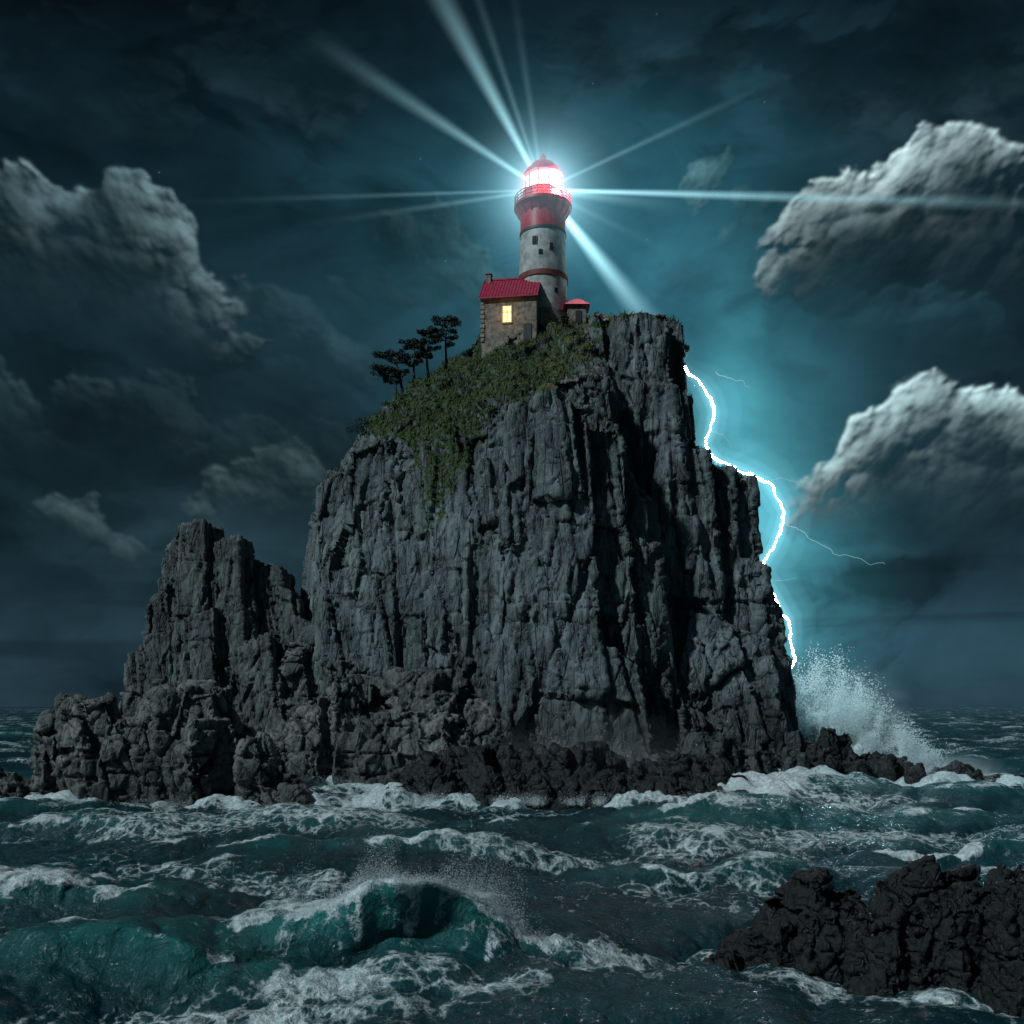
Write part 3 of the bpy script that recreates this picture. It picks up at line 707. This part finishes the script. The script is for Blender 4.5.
def bush(px,d,r,seed):
    rd=random.Random(seed);x0=(px-512)/F*d;g=ground(x0,d)
    if not g: return
    E=empty('bush',g);V=[];Fc=[];S_=[];SF=[]
    for i in range(9):
        a=rd.uniform(0,6.28);e=Vector((math.cos(a)*r*.7,math.sin(a)*r*.7,rd.uniform(.3,1)*r));tube(S_,SF,[Vector((0,0,-.3)),e*.6,e],[.07,.05,.02],4)
        leafcloud(e,(r*.5,r*.5,r*.35),90,.17,V,Fc,rd)
    mk('stems',S_,SF,barkm,False,E);mk('foliage',V,Fc,leafm,False,E)
for a_ in ((362,133.5,1.9,1),(470,139,1.0,2),(563,132,1.0,4),(600,133,.9,5),(556,121.5,.7,6),(645,131,.6,7)): bush(*a_)
ga=np.empty(len(cliff.data.vertices),np.float32);cliff.data.attributes['grass'].data.foreach_get('value',ga)
idx=np.where((ga>.5)&(cco[:,2]>26)&(cco[:,1]<150))[0]
idx=rng.choice(idx,26000,replace=True)
P=cco[idx]+rng.normal(0,.1,(len(idx),3));n=len(P)
hgt=rng.uniform(.15,.5,n)*(1+.6*fbm(P[:,0]*.4,P[:,1]*.4,P[:,2]*.4,3,400));an=rng.uniform(0,6.28,n);wd=rng.uniform(.05,.12,n)
dx=np.cos(an)*wd;dy=np.sin(an)*wd;ln=rng.normal(0,.22,(n,2))+np.array([.12,0])
A=P-np.stack([dx,dy,np.full(n,.1)],-1);B=P+np.stack([dx,dy,np.full(n,-.1)],-1);Cc=P+np.stack([ln[:,0],ln[:,1],hgt],-1)
gm,t,bs=material('grass_blades');p=t.pos();c=t.mix(t.mr(t.noise(.5,4,.6,p),.35,.65),(.015,.032,.008),(.055,.095,.025));t.link(c,bs.inputs['Base Color']);bs.inputs['Roughness'].default_value=.8
npmesh('grass',np.stack([A,B,Cc],1).reshape(-1,3),np.arange(3*n).reshape(-1,3),gm,False)
# ---------------------------------------------------------------- lightning
def jag(pts,rough,lev,seed):
    rd=random.Random(seed);pts=[Vector(p) for p in pts]
    for l in range(lev):
        o=[pts[0]]
        for a,b in zip(pts,pts[1:]):
            L=(b-a).length;m_=(a+b)/2+Vector((rd.gauss(0,1),rd.gauss(0,1),rd.gauss(0,.6)))*L*rough;o+=[m_,b]
        pts=o
    return pts
def emat(name,c,s):
    m=bpy.data.materials.new(name);m.use_nodes=True;t=NT(m.node_tree);t.n.clear();e=t.new('ShaderNodeEmission');e.inputs[0].default_value=(*c,1);e.inputs[1].default_value=s;o=t.new('ShaderNodeOutputMaterial');t.link(e.outputs[0],o.inputs[0]);return m
def vmat(name,c,s):
    m=bpy.data.materials.new(name);m.use_nodes=True;t=NT(m.node_tree);t.n.clear();e=t.new('ShaderNodeEmission');e.inputs[0].default_value=(*c,1);e.inputs[1].default_value=s;o=t.new('ShaderNodeOutputMaterial');t.link(e.outputs[0],o.inputs['Volume']);return m
LD=146
LBo=empty('lightning_bolt')
main=[(660,330),(674,356),(688,374),(701,384),(708,396),(714,412),(711,430),(706,446),(718,461),(735,467),(752,474),(766,482),(776,497),(784,512),(781,528),(774,546),(764,562),(761,576),(771,590),(779,604),(788,620),(791,634),(793,650),(784,675)]
V=[];Fc=[];p=jag([W(a,b,LD) for a,b in main],.10,3,3);n=len(p)
tube(V,Fc,p,[.06+.10*math.sin(i*.13)**2+.03*math.sin(i*.9) for i in range(n)],6)
mk('main_channel',V,Fc,emat('lightning_core',(.62,.93,1),320),True,LBo)
ps=[p[i] for i in range(0,n,8)]+[p[-1]];npz=len(ps)
for r_,s_v in ((.45,.18),(1.0,.09),(2.2,.028),(4.4,.010)):
    V=[];Fc=[];tube(V,Fc,ps,[r_*min(1,(i+.3)/4,(npz-1-i+.3)/4) for i in range(npz)],12);mk('air_glow',V,Fc,vmat('lightning_air_glow',(.3,.85,1),s_v),True,LBo)
V=[];Fc=[]
for br,r0 in (([(716,372),(728,378),(742,380),(750,388)],.08),([(783,520),(800,530),(822,545),(850,556),(885,564)],.07),([(757,576),(775,582),(796,578)],.05),([(766,482),(782,478),(800,486)],.05),([(711,430),(724,436),(730,448)],.05)):
    q=jag([W(a,b,LD) for a,b in br],.14,3,len(br)+int(r0*100));nq=len(q)
    tube(V,Fc,q,[r0*(1-.7*i/nq) for i in range(nq)],5)
mk('side_branches',V,Fc,emat('lightning_branch',(.45,.85,.95),.55),True,LBo)
# ---------------------------------------------------------------- light beams (lit haze, volume emission)
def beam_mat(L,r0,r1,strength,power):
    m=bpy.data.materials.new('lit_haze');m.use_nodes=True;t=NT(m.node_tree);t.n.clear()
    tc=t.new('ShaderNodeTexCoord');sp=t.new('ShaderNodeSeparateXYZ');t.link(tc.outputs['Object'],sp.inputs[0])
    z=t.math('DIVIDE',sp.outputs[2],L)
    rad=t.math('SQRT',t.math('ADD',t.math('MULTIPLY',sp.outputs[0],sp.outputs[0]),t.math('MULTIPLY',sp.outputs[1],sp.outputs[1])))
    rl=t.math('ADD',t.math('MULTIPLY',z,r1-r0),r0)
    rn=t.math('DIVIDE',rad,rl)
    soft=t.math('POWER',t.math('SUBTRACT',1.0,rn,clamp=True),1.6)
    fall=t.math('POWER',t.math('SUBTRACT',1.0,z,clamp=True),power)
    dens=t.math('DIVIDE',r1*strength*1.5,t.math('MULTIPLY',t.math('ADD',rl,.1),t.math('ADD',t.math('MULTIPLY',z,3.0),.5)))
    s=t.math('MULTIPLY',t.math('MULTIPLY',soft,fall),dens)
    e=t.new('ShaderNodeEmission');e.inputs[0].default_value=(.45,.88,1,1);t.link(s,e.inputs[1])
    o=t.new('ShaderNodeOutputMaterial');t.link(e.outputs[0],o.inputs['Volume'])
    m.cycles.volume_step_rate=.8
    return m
lamp=Vector((bx,by,bz+zz(190)))
BM=empty('light_beam',lamp)
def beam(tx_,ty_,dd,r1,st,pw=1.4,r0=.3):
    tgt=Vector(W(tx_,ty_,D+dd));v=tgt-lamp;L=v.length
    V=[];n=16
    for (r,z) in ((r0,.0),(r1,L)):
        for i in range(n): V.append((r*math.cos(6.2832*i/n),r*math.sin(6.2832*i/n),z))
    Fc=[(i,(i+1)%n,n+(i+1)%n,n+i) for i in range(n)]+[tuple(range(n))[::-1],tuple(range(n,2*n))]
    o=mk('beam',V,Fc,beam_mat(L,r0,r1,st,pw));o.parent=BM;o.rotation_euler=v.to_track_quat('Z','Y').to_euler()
beam(300,30,-12,2.3,.32,1.2)
beam(400,-80,-8,3.2,.32,1.1)
beam(455,-70,-6,1.4,.16,1.0)
beam(510,-30,6,1.5,.10,1.2)
beam(557,100,2,.5,.2,1.5)
beam(790,74,10,1.1,.22,1.1)
beam(150,203,10,1.0,.26,1.7,.25)
beam(290,227,-6,1.0,.32,1.5)
beam(1150,207,8,1.9,.50,1.5,.35)
beam(700,208,4,2.2,.30,1.5)
beam(700,385,14,4.0,.66,1.8,.35)
beam(690,262,10,1.4,.10,1.2)
m=bpy.data.materials.new('lantern_haze');m.use_nodes=True;t=NT(m.node_tree);t.n.clear()
HR=16.0
tc=t.new('ShaderNodeTexCoord');ln_=t.new('ShaderNodeVectorMath',operation='LENGTH');t.link(tc.outputs['Object'],ln_.inputs[0]);rad=ln_.outputs['Value']
q=t.math('SUBTRACT',1.0,t.math('DIVIDE',rad,HR),clamp=True)
s=t.math('DIVIDE',t.math('MULTIPLY',t.math('POWER',q,2.0),2.7),t.math('ADD',t.math('POWER',rad,2.0),2.0))
e=t.new('ShaderNodeEmission');cc=t.mix(t.mr(rad,1.0,5.5),(1,.42,.5),(.42,.85,1));t.link(cc,e.inputs[0]);t.link(s,e.inputs[1])
o=t.new('ShaderNodeOutputMaterial');t.link(e.outputs[0],o.inputs['Volume']);m.cycles.volume_step_rate=.4
bmm=bmesh.new();bmesh.ops.create_icosphere(bmm,subdivisions=4,radius=HR);me=bpy.data.meshes.new('halo');bmm.to_mesh(me);bmm.free();me.materials.append(m)
ho=link(bpy.data.objects.new('halo',me));ho.parent=BM
# ---------------------------------------------------------------- spray
spm=bpy.data.materials.new('sea_spray_foam');spm.use_nodes=True;t=NT(spm.node_tree);t.n.clear()
d1=t.new('ShaderNodeBsdfDiffuse');d1.inputs[0].default_value=(.88,.94,.95,1);d2=t.new('ShaderNodeBsdfTranslucent');d2.inputs[0].default_value=(.88,.95,.96,1)
mx=t.new('ShaderNodeMixShader');mx.inputs[0].default_value=.5;t.link(d1.outputs[0],mx.inputs[1]);t.link(d2.outputs[0],mx.inputs[2]);o=t.new('ShaderNodeOutputMaterial');t.link(mx.outputs[0],o.inputs[0])
def flakes(name,P,size,parent=None):
    n=len(P);v=rng.normal(0,1,(n,3,3));v/=np.linalg.norm(v,axis=2,keepdims=True)
    V=P[:,None,:]+v*size[:,None,None];o=npmesh(name,V.reshape(-1,3),np.arange(3*n).reshape(-1,3),spm,False)
    if parent: o.parent=parent
    return o
def plume(cx,cy,zb,h,wd,n,seed,dirx=0.3,jets=14,tight=.11):
    r=np.random.default_rng(seed);out=[]
    for j in range(jets):
        a=r.uniform(-1,1);top=h*(1-.55*a*a)*r.uniform(.6,1.05);m=int(n/jets)
        t_=r.beta(1.1,1.7,m);ang=a*.6+dirx
        x=cx+a*wd*.55+np.sin(ang)*t_*top*.6+r.normal(0,1,m)*(.15+.75*t_)*wd*tight
        y=cy+r.normal(0,1,m)*(.3+t_)*wd*tight
        z=zb+t_*top-(t_**2)*top*.12*r.random(m)+r.normal(0,.15,m)
        out.append(np.stack([x,y,z],-1))
    return np.concatenate(out)
SD=125
px_,py_,pz_=W(840,722,SD)
P=np.concatenate([plume(px_-2.2,py_,-.5,18.5,9.5,210000,5,.06,60,.07),plume(px_+5,py_,-.5,9.5,11,90000,9,.3,30,.09)])
q=fbm(P[:,0]*.4,P[:,1]*.4,P[:,2]*.4,5,500);P=P[q+rng.normal(0,.15,len(P))>-.3]
flakes('splash_spray',P,rng.uniform(.04,.17,len(P)))
# spray torn off the breaking crest
if len(CREST):
    c=CREST[rng.integers(0,len(CREST),52000)]
    hh_=rng.exponential(.30,len(c))*(.35+1.5*ss(.0,.7,fbm(c[:,0]*1.3,c[:,0]*0,c[:,0]*0,3,505)+.1))
    P=c+np.stack([rng.normal(.1,.12,len(c))+hh_*.25,rng.normal(0,.15,len(c))+hh_*.2,hh_],-1)
    flakes('wave_spray',P,rng.uniform(.006,.026,len(P)))
def mist(name,items,col=(.85,.95,.97)):
    E=empty(name)
    for (c,s,dens,ns) in items:
        m=bpy.data.materials.new(name+'_mat');m.use_nodes=True;t=NT(m.node_tree);t.n.clear()
        tc=t.new('ShaderNodeTexCoord');l=t.new('ShaderNodeVectorMath',operation='LENGTH');t.link(tc.outputs['Object'],l.inputs[0])
        n=t.noise(ns,3,.6,t.pos((.2,.2,.2)),.4)
        dn=t.math('MULTIPLY',t.mr(t.math('ADD',l.outputs['Value'],t.math('MULTIPLY',t.math('SUBTRACT',n,.5),1.6)),.0,.85,1,0),dens)
        dn=t.math('MULTIPLY',dn,t.mr(l.outputs['Value'],.3,1.0,1,0))
        v=t.new('ShaderNodeVolumeScatter');v.inputs['Color'].default_value=(*col,1);t.link(dn,v.inputs['Density'])
        o=t.new('ShaderNodeOutputMaterial');t.link(v.outputs[0],o.inputs['Volume']);m.cycles.volume_step_rate=1.2
        bmm=bmesh.new();bmesh.ops.create_icosphere(bmm,subdivisions=3,radius=1);me=bpy.data.meshes.new('cloud_of_spray');bmm.to_mesh(me);bmm.free();me.materials.append(m)
        o=link(bpy.data.objects.new('cloud_of_spray',me));o.location=c;o.scale=s;o.parent=E
bz1=W(585,740,108)
mist('sea_mist',[((px_+2,py_+4,5.0),(14,6,13),.22,1.2),((bz1[0],104,3.0),(19,8,9),.035,1.0),((W(940,750,128)[0],128,.6),(14,7,4),.25,1.0)])
surf=((530,760,107.4,8.0,6,16000),(575,760,107.4,9.0,6,18000),(620,760,107.4,6.5,6,14000),(665,760,107.4,5.0,6,9000),(330,790,102,3.0,6,9000),(365,795,101,2.0,5,6000),(440,797,97.5,1.6,5,6000),(520,800,97,1.4,6,6000),(600,800,97,1.3,6,6000),(920,765,120,4.6,9,18000),(700,800,97,1.4,6,5000),(960,770,118,2.8,6,9000),(60,800,93,1.5,6,5000),(150,806,92.5,1.3,7,6000),(240,806,92.5,1.5,7,6000))
P=np.concatenate([plume(W(a,b,d)[0],d,-.2,h_,w_,nn_,i+20,.1,14,.11) for i,(a,b,d,h_,w_,nn_) in enumerate(surf)])
flakes('surf_spray',P,rng.uniform(.02,.065,len(P)))
# ---------------------------------------------------------------- camera
cd=bpy.data.cameras.new('camera');cd.lens=35;cd.sensor_width=36;cd.shift_y=(HY-512)/1024;cd.clip_end=20000;cd.clip_start=.5
cam=link(bpy.data.objects.new('camera',cd));cam.location=(0,0,H);cam.rotation_euler=(math.radians(90),0,0)
sc.camera=cam
print('total',round(time.time()-T0,1))
